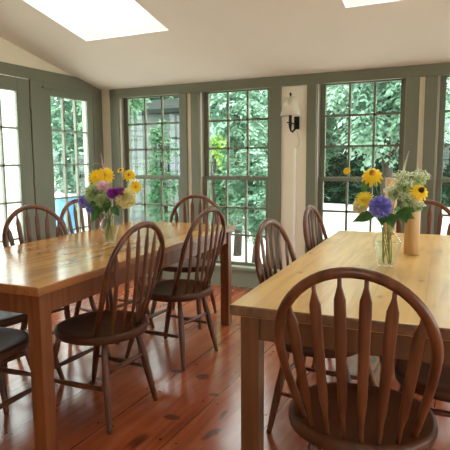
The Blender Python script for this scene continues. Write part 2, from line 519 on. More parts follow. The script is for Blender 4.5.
# unseen right and rear walls; their glazed openings are added to bring in daylight
w = MB()
w.box(XR, XR + .15, YR - .15, -.4, 0, 2.0); w.box(XR, XR + .15, 3.9, D + .16, 0, 2.0)
w.box(XR, XR + .15, 1.55, 1.95, 0, 2.0)
w.box(XR, XR + .15, -.4, 3.9, 0, .2); w.box(XR, XR + .15, -.4, 3.9, 1.92, 2.0)
w.prism([(D + .15, 2.0), (D + .15, zc(D) + .05), (D, zc(D) + .05), (.2, zc(.2) + .05), (YR - .15, zc(.2) + .05), (YR - .15, 2.0)], 'x', XR, XR + .15)
struct(w.build('wall_right', M['cream']))
w = MB()
w.box(L - .15, -.9, YR - .15, YR, 0, 3.1); w.box(.3, XR + .15, YR - .15, YR, 0, 3.1)
w.box(-.9, .3, YR - .15, YR, 0, .9); w.box(-.9, .3, YR - .15, YR, 2.1, 3.1)
struct(w.build('wall_rear', M['cream']))
def simple_window(name, axis, a0, a1, z0, z1, d):
    root = struct(empty(name, (d, (a0 + a1) / 2, z0) if axis == 'y' else ((a0 + a1) / 2, d, z0)))
    inv = Matrix.Translation(tuple(-c for c in root.location))
    mb = MB(); frame(mb, axis, a0, a1, z0, z1, d - .03, d + .03, .06, .06, .06)
    muntin_grid(mb, axis, a0 + .06, a1 - .06, z0 + .06, z1 - .06, max(2, round((a1 - a0) / .35)), 4, d - .012, d + .012)
    o = mb.build('window_frame', M['sage'], root); o.matrix_parent_inverse = inv
    mb = MB()
    if axis == 'x': mb.box(a0 + .06, a1 - .06, d - .002, d + .002, z0 + .06, z1 - .06)
    else: mb.box(d - .002, d + .002, a0 + .06, a1 - .06, z0 + .06, z1 - .06)
    o = mb.build('glass_pane', M['pane'], root); o.matrix_parent_inverse = inv
simple_window('window_7', 'y', -.4, 1.55, .2, 1.92, XR + .08)
simple_window('window_8', 'y', 1.95, 3.9, .2, 1.92, XR + .08)
simple_window('window_9', 'x', -.9, .3, .9, 2.1, YR - .08)

# ceiling: slopes up from the window wall, two skylight wells
wells = [(-2.985, -2.175, 2.40, 3.535), (-.825, -.015, 2.40, 3.552)]
w = MB()
def slab(x0, x1, y0, y1, th=.16):
    v = []
    for dz in (0, th):
        for y in (y0, y1):
            z = 2.003 + SL * (D - y) if y > .19 else zc(y)
            for x in (x0, x1): v.append((x, y, z + dz))
    w.add(v, [(0, 2, 3, 1), (4, 5, 7, 6), (0, 1, 5, 4), (2, 6, 7, 3), (0, 4, 6, 2), (1, 3, 7, 5)])
xc = [L - .15, -2.985, -2.175, -.825, -.015, XR + .15]
for i in range(5):
    if i in (1, 3):
        _, _, y0, y1 = wells[(i - 1) // 2]
        slab(xc[i], xc[i + 1], .2, y0); slab(xc[i], xc[i + 1], y1, D + .16)
    else:
        slab(xc[i], xc[i + 1], .2, D + .16)
w.box(L - .15, XR + .15, YR - .15, .2, zc(.2), zc(.2) + .16)
struct(w.build('ceiling', M['ceiling']))
nrm = Vector((0, SL, 1)).normalized()
for i, (x0, x1, y0, y1) in enumerate(wells):
    zf = lambda y: 2.003 + SL * (D - y)
    mb = MB(); th = .03; dep = .52
    def wall4(xa, xb, ya, yb):
        v = []
        for s_ in (.001, dep):
            for y in (ya, yb):
                for x in (xa, xb):
                    q = Vector((x, y, zf(y))) + nrm * s_; v.append(q)
        mb.add(v, [(0, 2, 3, 1), (4, 5, 7, 6), (0, 1, 5, 4), (2, 6, 7, 3), (0, 4, 6, 2), (1, 3, 7, 5)])
    g = .003
    wall4(x0 - th, x0 + g, y0 - th, y1 + th); wall4(x1 - g, x1 + th, y0 - th, y1 + th)
    wall4(x0 + g, x1 - g, y0 - th, y0 + g); wall4(x0 + g, x1 - g, y1 - g, y1 + th)
    struct(mb.build('trim_%d' % (16 + i), M['white']))
    root = struct(empty('window_%d' % (10 + i), ((x0 + x1) / 2, (y0 + y1) / 2, zf((y0 + y1) / 2))))
    inv = Matrix.Translation(tuple(-c for c in root.location))
    fm = MB(); gm = MB()
    def plate(mb_, xa, xb, ya, yb, s0, s1):
        v = []
        for s_ in (s0, s1):
            for y in (ya, yb):
                for x in (xa, xb): v.append(Vector((x, y, zf(y))) + nrm * s_)
        mb_.add(v, [(0, 2, 3, 1), (4, 5, 7, 6), (0, 1, 5, 4), (2, 6, 7, 3), (0, 4, 6, 2), (1, 3, 7, 5)])
    f_ = .05
    plate(fm, x0, x0 + f_, y0, y1, .52, .58); plate(fm, x1 - f_, x1, y0, y1, .52, .58)
    plate(fm, x0 + f_, x1 - f_, y0, y0 + f_, .52, .58); plate(fm, x0 + f_, x1 - f_, y1 - f_, y1, .52, .58)
    plate(gm, x0 + f_, x1 - f_, y0 + f_, y1 - f_, .545, .550)
    o = fm.build('window_frame', M['white'], root); o.matrix_parent_inverse = inv
    o = gm.build('glass_pane', M['pane'], root); o.matrix_parent_inverse = inv

# ------------------------------------------------------------------ tables and chairs (their own slightly turned grid)
TY = .052
ct, st_ = math.cos(TY), math.sin(TY)
def tw(x, y, z=0.0): return (x * ct - y * st_, x * st_ + y * ct, z)

def make_table(name, label, x0, x1, y0, y1, top_mat, leg_mat, edge_mat, over_x, over_y):
    cx, cy = (x0 + x1) / 2, (y0 + y1) / 2
    root = empty(name, tw(cx, cy), TY)
    tag(root, label, 'table', 'two long pine dining tables')
    hx, hy = (x1 - x0) / 2, (y1 - y0) / 2
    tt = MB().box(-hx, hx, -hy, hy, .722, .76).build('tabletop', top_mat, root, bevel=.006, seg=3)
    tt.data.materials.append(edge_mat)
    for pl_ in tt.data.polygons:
        if abs(pl_.normal.z) < .5: pl_.material_index = 1  # all four side faces take the darker edge material
    lg = .066
    lx, ly = hx - over_x, hy - over_y
    for sx in (-1, 1):
        for sy in (-1, 1):
            xa, xb = sorted((sx * lx, sx * (lx - lg))); ya, yb = sorted((sy * ly, sy * (ly - lg)))
            MB().box(xa, xb, ya, yb, 0, .722).build('leg', leg_mat, root, bevel=.004)
    s_ = .010
    for sx in (-1, 1):
        xa, xb = sorted((sx * (lx - s_), sx * (lx - s_ - .022)))
        MB().box(xa, xb, -ly + lg, ly - lg, .632, .722).build('apron', leg_mat, root, bevel=.002)
    for sy in (-1, 1):
        ya, yb = sorted((sy * (ly - s_), sy * (ly - s_ - .022)))
        MB().box(-lx + lg, lx - lg, ya, yb, .632, .722).build('apron', leg_mat, root, bevel=.002)
    return root
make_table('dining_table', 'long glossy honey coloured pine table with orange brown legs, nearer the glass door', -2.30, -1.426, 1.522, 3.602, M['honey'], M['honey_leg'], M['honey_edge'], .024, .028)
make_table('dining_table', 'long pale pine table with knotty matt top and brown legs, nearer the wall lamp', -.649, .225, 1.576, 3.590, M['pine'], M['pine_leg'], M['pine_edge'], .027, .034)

def make_chair():
    root = empty('windsor_chair')
    # seat: rounded, saddle shaped
    n = 40; mb = MB()
    def outline(k, sc=1.0):
        th = 2 * PI * k / n
        c, s_ = math.cos(th), math.sin(th)
        e = .80 if s_ > 0 else .95
        x = math.copysign(abs(c) ** e, c) * .228
        y = math.copysign(abs(s_) ** e, s_) * .215
        if s_ > 0: x *= 1 - .06 * s_
        return x * sc, y * sc - .04
    rings = [(.90, .405), (.985, .412), (1.0, .425), (1.0, .438), (.985, .4475), (.93, .450), (.75, .444), (.5, .440), (.25, .439)]
    vs = []
    for sc, z in rings:
        for k in range(n):
            x, y = outline(k, sc); vs.append((x, y, z))
    fs = []
    for i in range(len(rings) - 1):
        for k in range(n):
            k2 = (k + 1) % n
            fs.append((i * n + k, i * n + k2, (i + 1) * n + k2, (i + 1) * n + k))
    vs.append((0, -.04, .438)); c0 = len(vs) - 1
    for k in range(n): fs.append(((len(rings) - 1) * n + k, (len(rings) - 1) * n + (k + 1) % n, c0))
    fs.append(tuple(range(n))[::-1])
    mb.add(vs, fs, True); mb.build('seat', M['seat'], root)
    # bow
    def py(z): return -.128 - (z - .44) * .34 - .02 * math.sin(min(1, max(0, (z - .44) / .5)) * PI)
    pts = []
    side = [(.160, .430), (.174, .50), (.189, .57), (.2025, .64), (.2105, .70)]
    arc = [(.213 * math.cos(a), .735 + .218 * math.sin(a)) for a in np.linspace(0, PI, 25)]
    prof = side + [(x, z) for x, z in arc] + [(-x, z) for x, z in side[::-1]]
    pts = [(x, py(z), z) for x, z in prof]
    rad = []
    for i, (x, z) in enumerate(prof):
        k = min(i, len(prof) - 1 - i) / 6
        rad.append((.0125, .011 + .0045 * min(1, k)))
    MB().tube(pts, rad, 12, ref=(0, 1, .3)).build('backrest_frame', M['chair'], root)
    # six arrow shaped spindles
    nsp = 6
    for k in range(nsp):
        q = (k - (nsp - 1) / 2) / ((nsp - 1) / 2)
        xb = q * .120
        yb = -.04 - .190 * math.sqrt(max(0, 1 - (xb / .205) ** 2)) * .97
        xt = q * .176
        zt = .735 + .218 * math.sqrt(max(0, 1 - (xt / .213) ** 2)) - .006
        yt = py(zt)
        b0 = Vector((xb, yb, .440)); t0 = Vector((xt, yt, zt))
        fr = [0, .13, .19, .25, .42, .62, .80, .865, .90, .94, 1.0]
        wd = [.0065, .0065, .0085, .0130, .0145, .0160, .0168, .0162, .0115, .0065, .0055]
        dp = [.0065, .0065, .0062, .0055, .0050, .0048, .0048, .0048, .0052, .0055, .0055]
        pl = [b0.lerp(t0, f) + Vector((0, -.012 * math.sin(f * PI), 0)) for f in fr]
        MB().tube(pl, list(zip(wd, dp)), 10, ref=(1, 0, 0)).build('spindle', M['chair'], root)
    # legs
    feet = {}
    for sx in (-1, 1):
        for nm, fx, fy, tx, ty_ in (('r', .188, -.215, .122, -.145), ('f', .203, .220, .145, .105)):
            f0 = Vector((sx * fx, fy, 0)); t0 = Vector((sx * tx, ty_, .415))
            feet[(sx, nm)] = (f0, t0)
            fr = [0, .04, .25, .5, .68, .85, 1]
            rr = [.0115, .0125, .0165, .0195, .0185, .0155, .0125]
            MB().tube([f0.lerp(t0, f) for f in fr], rr, 12).build('leg', M['chair'], root)
    def strt(a, b, za, zb, bulge=.0135):
        A = a[0].lerp(a[1], za / .415); B = b[0].lerp(b[1], zb / .415)
        MB().tube([A.lerp(B, f) for f in (0, .15, .35, .5, .65, .85, 1)], [.0075, .0095, .0125, bulge, .0125, .0095, .0075], 10).build('stretcher', M['chair'], root)
    strt(feet[(-1, 'r')], feet[(1, 'r')], .262, .262)
    strt(feet[(-1, 'f')], feet[(1, 'f')], .235, .235)
    for sx in (-1, 1): strt(feet[(sx, 'r')], feet[(sx, 'f')], .19, .185)
    return root

chairs = [
    # x, y, heading in degrees (0 = faces the windows), label
    (-1.565, 2.060, 86, 'dark windsor chair on the aisle side of the honey table, nearer the viewer'),
    (-1.567, 2.848, 82, 'dark windsor chair on the aisle side of the honey table, nearer the windows'),
    (-1.845, 3.555, 186, 'windsor chair at the window end of the honey table, behind the tabletop'),
    (-1.900, 1.655, 4, 'windsor chair at the near end of the honey table, only seat and legs showing'),
    (-2.165, 2.035, -92, 'windsor chair on the door side of the honey table, almost entirely out of view'),
    (-2.190, 2.520, -109, 'windsor chair on the door side of the honey table, whole bow seen before the door'),
    (-2.200, 3.080, -96, 'windsor chair on the door side of the honey table, partly hidden by the flower vase'),
    (-.458, 2.310, -95, 'windsor chair on the aisle side of the pale table, nearer the viewer'),
    (-.452, 3.14, -92, 'windsor chair on the aisle side of the pale table, farther, standing below the wall lamp'),
    (-.210, 1.645, 1, 'big foreground windsor chair at the near end of the pale table, seen from behind'),
    (-.105, 3.545, 180, 'windsor chair at the window end of the pale table, behind the wooden columns and flowers'),
    (.030, 2.080, 90, 'windsor chair on the far side of the pale table, glimpsed between the foreground chair spindles'),
]
proto = make_chair()
for i, (x, y, a, lab) in enumerate(chairs):
    o = proto if i == 0 else copy_tree(proto)
    o.location = tw(x, y); o.rotation_euler = (0, 0, TY + math.radians(a))
    tag(o, lab, 'chair', 'dark windsor chairs at the two tables')

# ------------------------------------------------------------------ wooden columns on the pale table
for x, y, h, lab in ((-.133, 2.780, .365, 'tall pale wooden column standing just behind the flower vase'),
                     (-.305, 3.500, .365, 'tall pale wooden column at the window end of the table, mostly hidden behind flowers')):
    r = .038
    o = MB().lathe([(0, 0), (r - .002, 0), (r, .002), (r, h - .003), (r - .003, h), (.006, h), (.006, h - .01), (0, h - .01)], 36).build('wooden_column', M['column'])
    o.location = tw(x, y, .7605)
    tag(o, lab, 'column', 'tall wooden columns on the pale table')

# ------------------------------------------------------------------ wall lamp with its cord
LX = -1.497
lamp = empty('wall_lamp', (LX, D + .02, 1.58))
tag(lamp, 'dark bronze wall lamp with cream tapered shade on the cream panel between two windows', 'lamp')
def lp(mb, nm, mat, par=None, bevel=0):
    o = mb.build(nm, mat, par or lamp, bevel=bevel); return o
lp(MB().box(-.010, .038, -.020, 0, -.058, .055), 'backplate', M['black_iron'], bevel=.004)
arm = MB().tube([(.022, -.02, -.02), (.018, -.06, -.055), (.006, -.105, -.085), (-.002, -.13, -.075), (-.004, -.14, -.04), (-.004, -.14, .05)], .0085, 10)
arm.tube([(.022, -.02, -.02), (-.004, -.14, -.005)], .006, 8)
lp(arm, 'arm', M['black_iron'])
lp(MB().tube([(-.004, -.14, -.06), (-.004, -.14, -.02), (-.004, -.14, .03), (-.004, -.14, .075)], [.010, .016, .014, .013], 12), 'lamp_socket', M['black_iron'])
lp(MB().tube([(-.004, -.14, -.005), (-.032, -.15, -.005)], [.004, .006], 8), 'switch_key', M['black_iron'])
sh = MB()
prof = [(.090, .055), (.058, .212)]
sh.lathe([(.090, .052), (.050, .212), (.048, .212), (.088, .052)], 36, (-.004, -.14, 0), closed=True)
lp(sh, 'lamp_shade', M['shade'])
hp = MB().tube([(-.004, -.14, .07), (-.004, -.14, .235)], .002, 8)
hp.tube([(-.053, -.14, .205), (.045, -.14, .205)], .002, 6)
hp.tube([(-.004, -.189, .205), (-.004, -.091, .205)], .002, 6)
lp(hp, 'shade_harp', M['black_iron'])
lp(MB().tube([(-.004, -.14, .212), (-.004, -.14, .225), (-.004, -.14, .235), (-.004, -.14, .247), (-.004, -.14, .256)], [.004, .005, .010, .010, .003], 10), 'finial', M['black_iron'])
lp(MB().tube([(.02, -.012, -.075), (.024, -.010, -.11), (.038, -.008, -.16), (.034, -.008, -.20), (.012, -.010, -.222), (.006, -.010, -.235)], .0028, 8), 'cord', M['wire'])
co = MB().box(LX - .009, LX + .009, D + .004, D + .0195, .21, 1.352).build('cord_cover', M['cream_gloss'], bevel=.003)
tag(co, 'slim white cord cover running down the cream panel below the wall lamp', 'cord cover')

# ------------------------------------------------------------------ vases and flowers
def cam_dir(p):
    return (Vector((0, 0, CAM_H)) - Vector(p)).normalized()

def make_vase(x, y, h, rb, r_body, r_neck, r_lip, label):
    root = empty('glass_vase', tw(x, y, .7605))
    tag(root, label, 'vase', 'clear glass flower vases on the tables')
    t = .0028
    prof = [(0, 0), (rb, 0), (rb + .004, .004), (rb + .010, .25 * h), (r_body, .52 * h), (r_body * .98, .60 * h), (r_body * .84, .70 * h), (r_neck * 1.08, .80 * h), (r_neck, .86 * h), (r_neck * 1.03, .92 * h), (r_lip, h)]
    inner = [(r - t, z) for r, z in prof[3:]][::-1] + [(rb - t, .012), (0, .010)]
    MB().lathe(prof + inner, 40).build('vessel', M['crystal'], root)
    z1 = .56 * h
    wp = [(0, .012), (rb - t - .001, .013), (rb + .010 - t - .001, .25 * h), (r_body - t - .001, .50 * h), (r_body - t - .0015, z1), (0, z1)]
    MB().lathe(wp, 32).build('water', M['water'], root)
    return Vector(tw(x, y, .7605))

G1 = leafy('stem_green', (.10, .20, .05), (.30, .38, .14), .5, .1)
GL = leafy('leaf_green', (.035, .12, .025), (.10, .25, .06), .4, .25, 20)
YE = leafy('yellow_petal', (.92, .60, .01), (.98, .72, .03), .55, .2, 20)
YP = leafy('pale_yellow_petal', (.86, .78, .38), (.92, .88, .55), .6, .25, 20)
YC = leafy('lemon_petal', (.88, .66, .03), (.95, .80, .10), .6, .2, 20)
BR = leafy('brown_disc', (.05, .02, .01), (.12, .05, .02), .8, .0, 60)
OR = leafy('orange_disc', (.55, .25, .02), (.75, .38, .03), .8, .0, 60)
PU = leafy('purple_petal', (.30, .03, .36), (.46, .07, .52), .55, .2, 20)
BL = leafy('blue_violet_petal', (.25, .23, .66), (.45, .43, .88), .6, .2, 40)
PK = leafy('pink_petal', (.85, .60, .68), (.94, .76, .80), .6, .25, 20)
WG = leafy('white_green_blossom', (.66, .74, .48), (.90, .92, .78), .6, .2, 40)
LG = leafy('light_green_blossom', (.42, .58, .26), (.70, .80, .48), .6, .2, 40)
CR = leafy('cream_petal', (.80, .80, .55), (.90, .88, .68), .6, .25, 20)

def petal_quad(mb, c, d, up, ln, wd, droop=0.0):
    """one pointed petal from c along d; `up` is its face side"""
    d = d.normalized(); s_ = d.cross(up)
    if s_.length < 1e-4: s_ = d.orthogonal()
    s_.normalize(); n_ = s_.cross(d).normalized()
    p1 = c + d * ln * .45 + n_ * ln * .05 - n_ * droop * ln * .2
    p2 = c + d * ln - n_ * droop * ln * .7
    v = [c - s_ * wd * .18, c + s_ * wd * .18, p1 + s_ * wd * .5, p2 + s_ * wd * .22, p2 - s_ * wd * .22, p1 - s_ * wd * .5, p1 + n_ * (-wd * .08)]
    mb.add(v, [(0, 1, 6), (1, 2, 6), (2, 3, 6), (3, 4, 6), (4, 5, 6), (5, 0, 6)], True)

def stem_part(root, mb_pts, r=.0016):
    base = root.location
    pts = [Vector(q) - base for q in mb_pts]
    # smooth curve through the points
    out = []
    for i in range(len(pts) - 1):
        p0 = pts[max(i - 1, 0)]; p1 = pts[i]; p2 = pts[i + 1]; p3 = pts[min(i + 2, len(pts) - 1)]
        for k in range(5):
            t = k / 5
            out.append(.5 * ((2 * p1) + (-p0 + p2) * t + (2 * p0 - 5 * p1 + 4 * p2 - p3) * t * t + (-p0 + 3 * p1 - 3 * p2 + p3) * t ** 3))
    out.append(pts[-1])
    MB().tube(out, r, 6).build('stem', G1, root)

def flower_root(name, vase, head, rnd, vinfo, label, cat, r=.0016, bend=.3):
    """empty at the stem foot inside the vase, with the stem through the vase neck"""
    h, rb, rn = vinfo
    a = rnd.uniform(0, 2 * PI); rr = rnd.uniform(.5, .97) * rb
    foot = vase + Vector((rr * math.cos(a), rr * math.sin(a), .016))
    hd = Vector((head.x - vase.x, head.y - vase.y, 0))
    off = hd.normalized() * rn * .62 * min(1, hd.length / .08) if hd.length > 1e-4 else Vector()
    a2 = rnd.uniform(0, 2 * PI)
    neck = vase + Vector((off.x, off.y, h * .88)) + Vector((math.cos(a2), math.sin(a2), 0)) * rn * .25
    root = empty(name, foot)
    tag(root, label, cat, None)
    mid = neck.lerp(head, .5) + Vector((0, 0, .02 * bend)) - Vector((hd.x, hd.y, 0)) * .12
    stem_part(root, [foot, foot.lerp(neck, .55), neck, mid, head], r)
    return root

def daisy(root, head, nrm_, rad, petals=12, droop=.1, pm=YE, cm=OR, cr=.22, double=False, cone=.3):
    h = head - root.location
    nrm_ = nrm_.normalized(); a = nrm_.orthogonal().normalized(); b = nrm_.cross(a)
    mb = MB()
    for lay in range(2 if double else 1):
        for k in range(petals):
            th = 2 * PI * (k + .5 * lay) / petals
            d = a * math.cos(th) + b * math.sin(th) + nrm_ * (.15 - droop * .8 + .35 * lay)
            petal_quad(mb, h + nrm_ * .002 * lay, d, nrm_, rad * (1 - .25 * lay), rad * 2.6 / petals * 1.75, droop)
    mb.build('petals', pm, root)
    c = MB(); prof = []
    n = 14
    vs = []; fs = []
    rings = 5
    for i in range(rings + 1):
        ph = PI / 2 * i / rings
        rr, zz = cr * rad * math.cos(ph), cone * rad * math.sin(ph)
        for k in range(n):
            th = 2 * PI * k / n
            vs.append(h + (a * math.cos(th) + b * math.sin(th)) * rr + nrm_ * (zz + .001))
    for i in range(rings):
        for k in range(n):
            k2 = (k + 1) % n; fs.append((i * n + k, i * n + k2, (i + 1) * n + k2, (i + 1) * n + k))
    c.add(vs, fs, True); c.build('flower_center', cm, root)

def ball(root, head, rad, count, size, mat, rnd, squash=1.0, name='blossoms', open_=.9):
    """globe of small petals pointing outwards"""
    h = head - root.location
    mb = MB()
    for i in range(count):
        z = 1 - 2 * (i + .5) / count; th = i * 2.39996
        r_ = math.sqrt(1 - z * z)
        d = Vector((r_ * math.cos(th), r_ * math.sin(th), z * squash))
        base = h + d * rad * .45
        ax = d.normalized(); o1 = ax.orthogonal().normalized()
        o1.rotate(Matrix.Rotation(rnd.uniform(0, 6.28), 3, ax)); 
        for k in range(2):
            dd = (ax + o1 * (open_ * (.5 if k else -.5)) + Vector((rnd.uniform(-.2, .2), rnd.uniform(-.2, .2), rnd.uniform(-.2, .2)))).normalized()
            petal_quad(mb, base, dd, ax.cross(dd) + ax * .3, rad * .6 * rnd.uniform(.85, 1.1), size, .15)
    mb.build(name, mat, root)

def leaf_part(root, base, tip, wd, mat=GL, upv_=Vector((0, 0, 1)), fold=.25):
    b0 = Vector(base) - root.location; t0 = Vector(tip) - root.location
    d = t0 - b0; ln = d.length; d.normalize()
    upv_ = cam_dir(base) * .8 + Vector((-.1, 0, .6))
    s_ = d.cross(upv_).normalized(); n_ = s_.cross(d)
    prof = [0, .35, .72, .95, 1.0, .86, .55, .22, .02]
    v = []; f = []
    m_ = len(prof)
    for i, w_ in enumerate(prof):
        q = i / (m_ - 1)
        c = b0 + d * ln * q - n_ * (ln * .22 * (q - .3) ** 2)
        hw = w_ * wd / 2
        v += [c - s_ * hw + n_ * hw * fold, c, c + s_ * hw + n_ * hw * fold]
    for i in range(m_ - 1):
        for k in range(2): f.append((i * 3 + k, i * 3 + k + 1, i * 3 + k + 4, i * 3 + k + 3))
    MB().add(v, f, True).build('leaf', mat, root)

def umbel(root, head, rad, nb, mat, rnd, size=.006, flat=.35, name='blossoms', upd=Vector((0, 0, 1))):
    """fine branchlets ending in little blossoms"""
    h = head - root.location
    st2 = MB(); bl = MB()
    for i in range(nb):
        a = i * 2.39996; rr = rad * math.sqrt((i + .5) / nb)
        p = h + Vector((rr * math.cos(a), rr * math.sin(a), rad * flat * rnd.uniform(.2, 1.0) * (1 - .6 * rr / rad)))
        st2.tube([h - upd * rad * .5, (h + p) / 2, p], .0006, 4)
        for k in range(7):
            c = p + Vector((rnd.uniform(-1, 1), rnd.uniform(-1, 1), rnd.uniform(-.6, .8))) * size * 1.2
            d = Vector((rnd.uniform(-1, 1), rnd.uniform(-1, 1), rnd.uniform(-.4, 1))).normalized()
            petal_quad(bl, c, d, Vector((rnd.uniform(-1, 1), rnd.uniform(-1, 1), 1)), size, size)
    st2.build('branchlets', G1, root); bl.build(name, mat, root)

def spike(root, pts, n, mat, rnd, size=.006, w0=.008):
    base = root.location
    mb = MB()
    P_ = [Vector(q) - base for q in pts]
    for i in range(n):
        q = i / (n - 1) * (len(P_) - 1); k = min(int(q), len(P_) - 2); c = P_[k].lerp(P_[k + 1], q - k)
        wq = w0 * (1.1 - i / n)
        for j in range(4):
            th = i * 2.1 + j * PI / 2
            d = Vector((math.cos(th), math.sin(th), .6))
            petal_quad(mb, c, d, Vector((0, 0, 1)), wq + size * .4, size * .8)
    mb.build('blossoms', mat, root)

def V(x, y, z): return Vector(tw(x, y, z))

# bouquet on the honey table
V1 = make_vase(-1.826, 2.560, .185, .032, .060, .028, .036, 'clear glass vase of mixed garden flowers on the honey coloured table')
vi1 = (.185, .028, .028)
rn = R(5)
def fl1(name, x, y, z, label, cat='flower', r=.0016): 
    hd = V(x, y, z); return flower_root(name, V1, hd, rn, vi1, label, cat, r), hd
r_, h = fl1('yellow_daisy', -1.894, 2.545, 1.151, 'large yellow daisy at the upper left of the honey table bouquet'); daisy(r_, h, cam_dir(h) + Vector((-.2, 0, .3)), .054, 15, .25, YE, YE, .25, True)
r_, h = fl1('yellow_daisy', -1.860, 2.590, 1.165, 'large yellow daisy under the tall pale flower spike in the honey table bouquet'); daisy(r_, h, cam_dir(h) + Vector((.1, .1, .4)), .056, 15, .3, YE, YE, .25, True)
r_, h = fl1('yellow_daisy', -1.752, 2.585, 1.191, 'smallest yellow daisy bud, highest at the right of the honey table bouquet'); daisy(r_, h, cam_dir(h) + Vector((-.5, .3, .5)), .022, 9, .1, YE, BR, .35)
r_, h = fl1('yellow_daisy', -1.673, 2.555, 1.165, 'yellow daisy sticking out right beside the small bud in the honey table bouquet'); daisy(r_, h, cam_dir(h) + Vector((.1, 0, .5)), .040, 12, .3, YE, OR, .25, True)
r_, h = fl1('yellow_daisy', -1.623, 2.540, 1.097, 'lowest yellow daisy at the far right of the honey table bouquet'); daisy(r_, h, cam_dir(h) + Vector((.5, 0, -.1)), .040, 12, .2, YE, OR, .28, True)
r_, h = fl1('pink_flower', -1.823, 2.500, 1.101, 'pale pink flower below the yellow daisies'); ball(r_, h, .036, 60, .016, PK, rn, .8, 'petals')
r_, h = fl1('purple_flower', -1.732, 2.470, 1.063, 'deep purple flower in the middle of the bouquet, the left one of the purple pair'); ball(r_, h, .034, 60, .018, PU, rn, .9, 'petals')
r_, h = fl1('purple_flower', -1.690, 2.480, 1.070, 'deep purple flower touching the round cream dahlia'); ball(r_, h, .030, 50, .018, PU, rn, .9, 'petals')
r_, h = fl1('cream_dahlia', -1.673, 2.510, 1.034, 'round pale yellow dahlia at the right of the honey table bouquet'); ball(r_, h, .058, 170, .017, YP, rn, 1, 'petals')
r_, h = fl1('blue_flower', -1.991, 2.545, 1.003, 'upper violet blue flower at the far left of the honey table bouquet'); ball(r_, h, .040, 110, .010, BL, rn, 1.1)
r_, h = fl1('blue_flower', -1.929, 2.520, 0.961, 'lower smaller violet blue flower hanging at the left of the bouquet'); ball(r_, h, .030, 80, .010, BL, rn, .9)
r_, h = fl1('green_hydrangea', -1.899, 2.525, 1.053, 'pale green and white flower cluster left of the purple flowers'); ball(r_, h, .060, 260, .009, LG, rn, 1.0); umbel(r_, h + Vector((0, 0, .02)), .05, 26, WG, rn, .007)
r_, h = fl1('green_hydrangea', -1.819, 2.490, 1.016, 'green flower cluster low over the vase neck, below the pink flower'); ball(r_, h, .045, 180, .009, LG, rn, .9)
r_, h = fl1('flower_spike', -1.852, 2.560, 1.190, 'tall thin pale pink flower spike on top of the honey table bouquet', r=.0012); spike(r_, [h, V(-1.862, 2.560, 1.24), V(-1.869, 2.560, 1.290)], 22, PK, rn, .007, .010)
r_, h = fl1('grass_spray', -1.945, 2.580, 1.222, 'thin pale grass spray arching left above the yellow daisies', r=.001); spike(r_, [h + Vector((.06, .02, .0)), h + Vector((.02, 0, .012)), h], 14, WG, rn, .004, .003)
r_, h = fl1('greenery_sprig', -1.809, 2.530, 1.003, 'green leafy stem spreading over the rim of the honey table vase', 'foliage')
for (a_, b_, w_) in (((-1.86, 2.53, .97), (-1.915, 2.49, .885), .055), ((-1.79, 2.53, .98), (-1.705, 2.49, .935), .050), ((-1.84, 2.50, .99), (-1.815, 2.44, .945), .05),
                     ((-1.80, 2.56, 1.0), (-1.74, 2.60, .97), .045), ((-1.83, 2.50, 1.03), (-1.86, 2.46, .95), .05), ((-1.78, 2.50, 1.03), (-1.77, 2.45, .95), .05), ((-1.84, 2.52, 1.02), (-1.90, 2.50, 1.0), .045), ((-1.76, 2.53, 1.01), (-1.70, 2.50, .99), .04), ((-1.86, 2.56, 1.0), (-1.93, 2.58, .96), .045), ((-1.80, 2.50, 1.0), (-1.765, 2.44, .985), .04), ((-1.86, 2.50, 1.01), (-1.885, 2.45, .985), .04)):
    leaf_part(r_, V(*a_), V(*b_), w_)

# bouquet on the pale table
V2 = make_vase(-.221, 2.420, .198, .036, .063, .030, .038, 'clear glass vase of cut flowers on the pale pine table')
vi2 = (.198, .032, .030)
rn = R(9)
def fl2(name, x, y, z, label, cat='flower', r=.0018):
    hd = V(x, y, z); return flower_root(name, V2, hd, rn, vi2, label, cat, r), hd
r_, h = fl2('yellow_daisy', -0.409, 2.430, 1.193, 'small yellow bloom alone at the far left of the pale table bouquet', r=.0012); daisy(r_, h, cam_dir(h) + Vector((-.3, 0, .6)), .019, 12, .1, YE, YE, .4, True)
r_, h = fl2('yellow_coneflower', -0.294, 2.420, 1.183, 'drooping yellow coneflower at the top of the pale table bouquet'); daisy(r_, h, cam_dir(h) * .8 + Vector((.0, 0, .7)), .058, 11, .6, YE, OR, .25, True, .4)
r_, h = fl2('yellow_coneflower', -0.085, 2.380, 1.110, 'yellow coneflower with brown centre at the right of the pale table bouquet'); daisy(r_, h, cam_dir(h) * .7 + Vector((.45, 0, .55)), .046, 12, .45, YE, BR, .28, True, .5)
r_, h = fl2('yellow_chrysanthemum', -0.322, 2.395, 1.068, 'yellow flower with paler outer petals, left of the violet globe'); daisy(r_, h, cam_dir(h) + Vector((-.1, 0, .5)), .046, 20, .25, YC, YE, .4, True, .35); 
r_, h = fl2('cream_flower', -0.345, 2.420, 1.032, 'soft pale cream flower hanging under the yellow chrysanthemum'); ball(r_, h, .036, 90, .012, CR, rn, .95, 'petals')
r_, h = fl2('violet_globe_flower', -0.249, 2.365, 1.036, 'large violet blue globe flower above the pale table vase'); ball(r_, h, .051, 330, .009, BL, rn, .92)
pan = [(-0.155, 2.420, 1.125, 'white panicle blossom in the middle of the pale table bouquet', .050), (-0.094, 2.440, 1.159, 'white panicle blossom at the upper right, over the brown centred coneflower', .045),
       (-0.196, 2.430, 1.094, 'white panicle blossom right beside the violet globe', .042), (-0.134, 2.400, 1.066, 'white panicle blossom low, left of the brown centred coneflower', .040),
       (-0.168, 2.460, 1.159, 'highest white panicle blossom below the grey spike', .036), (-0.094, 2.400, 1.037, 'small white panicle blossom lowest at the right of the bouquet', .026)]
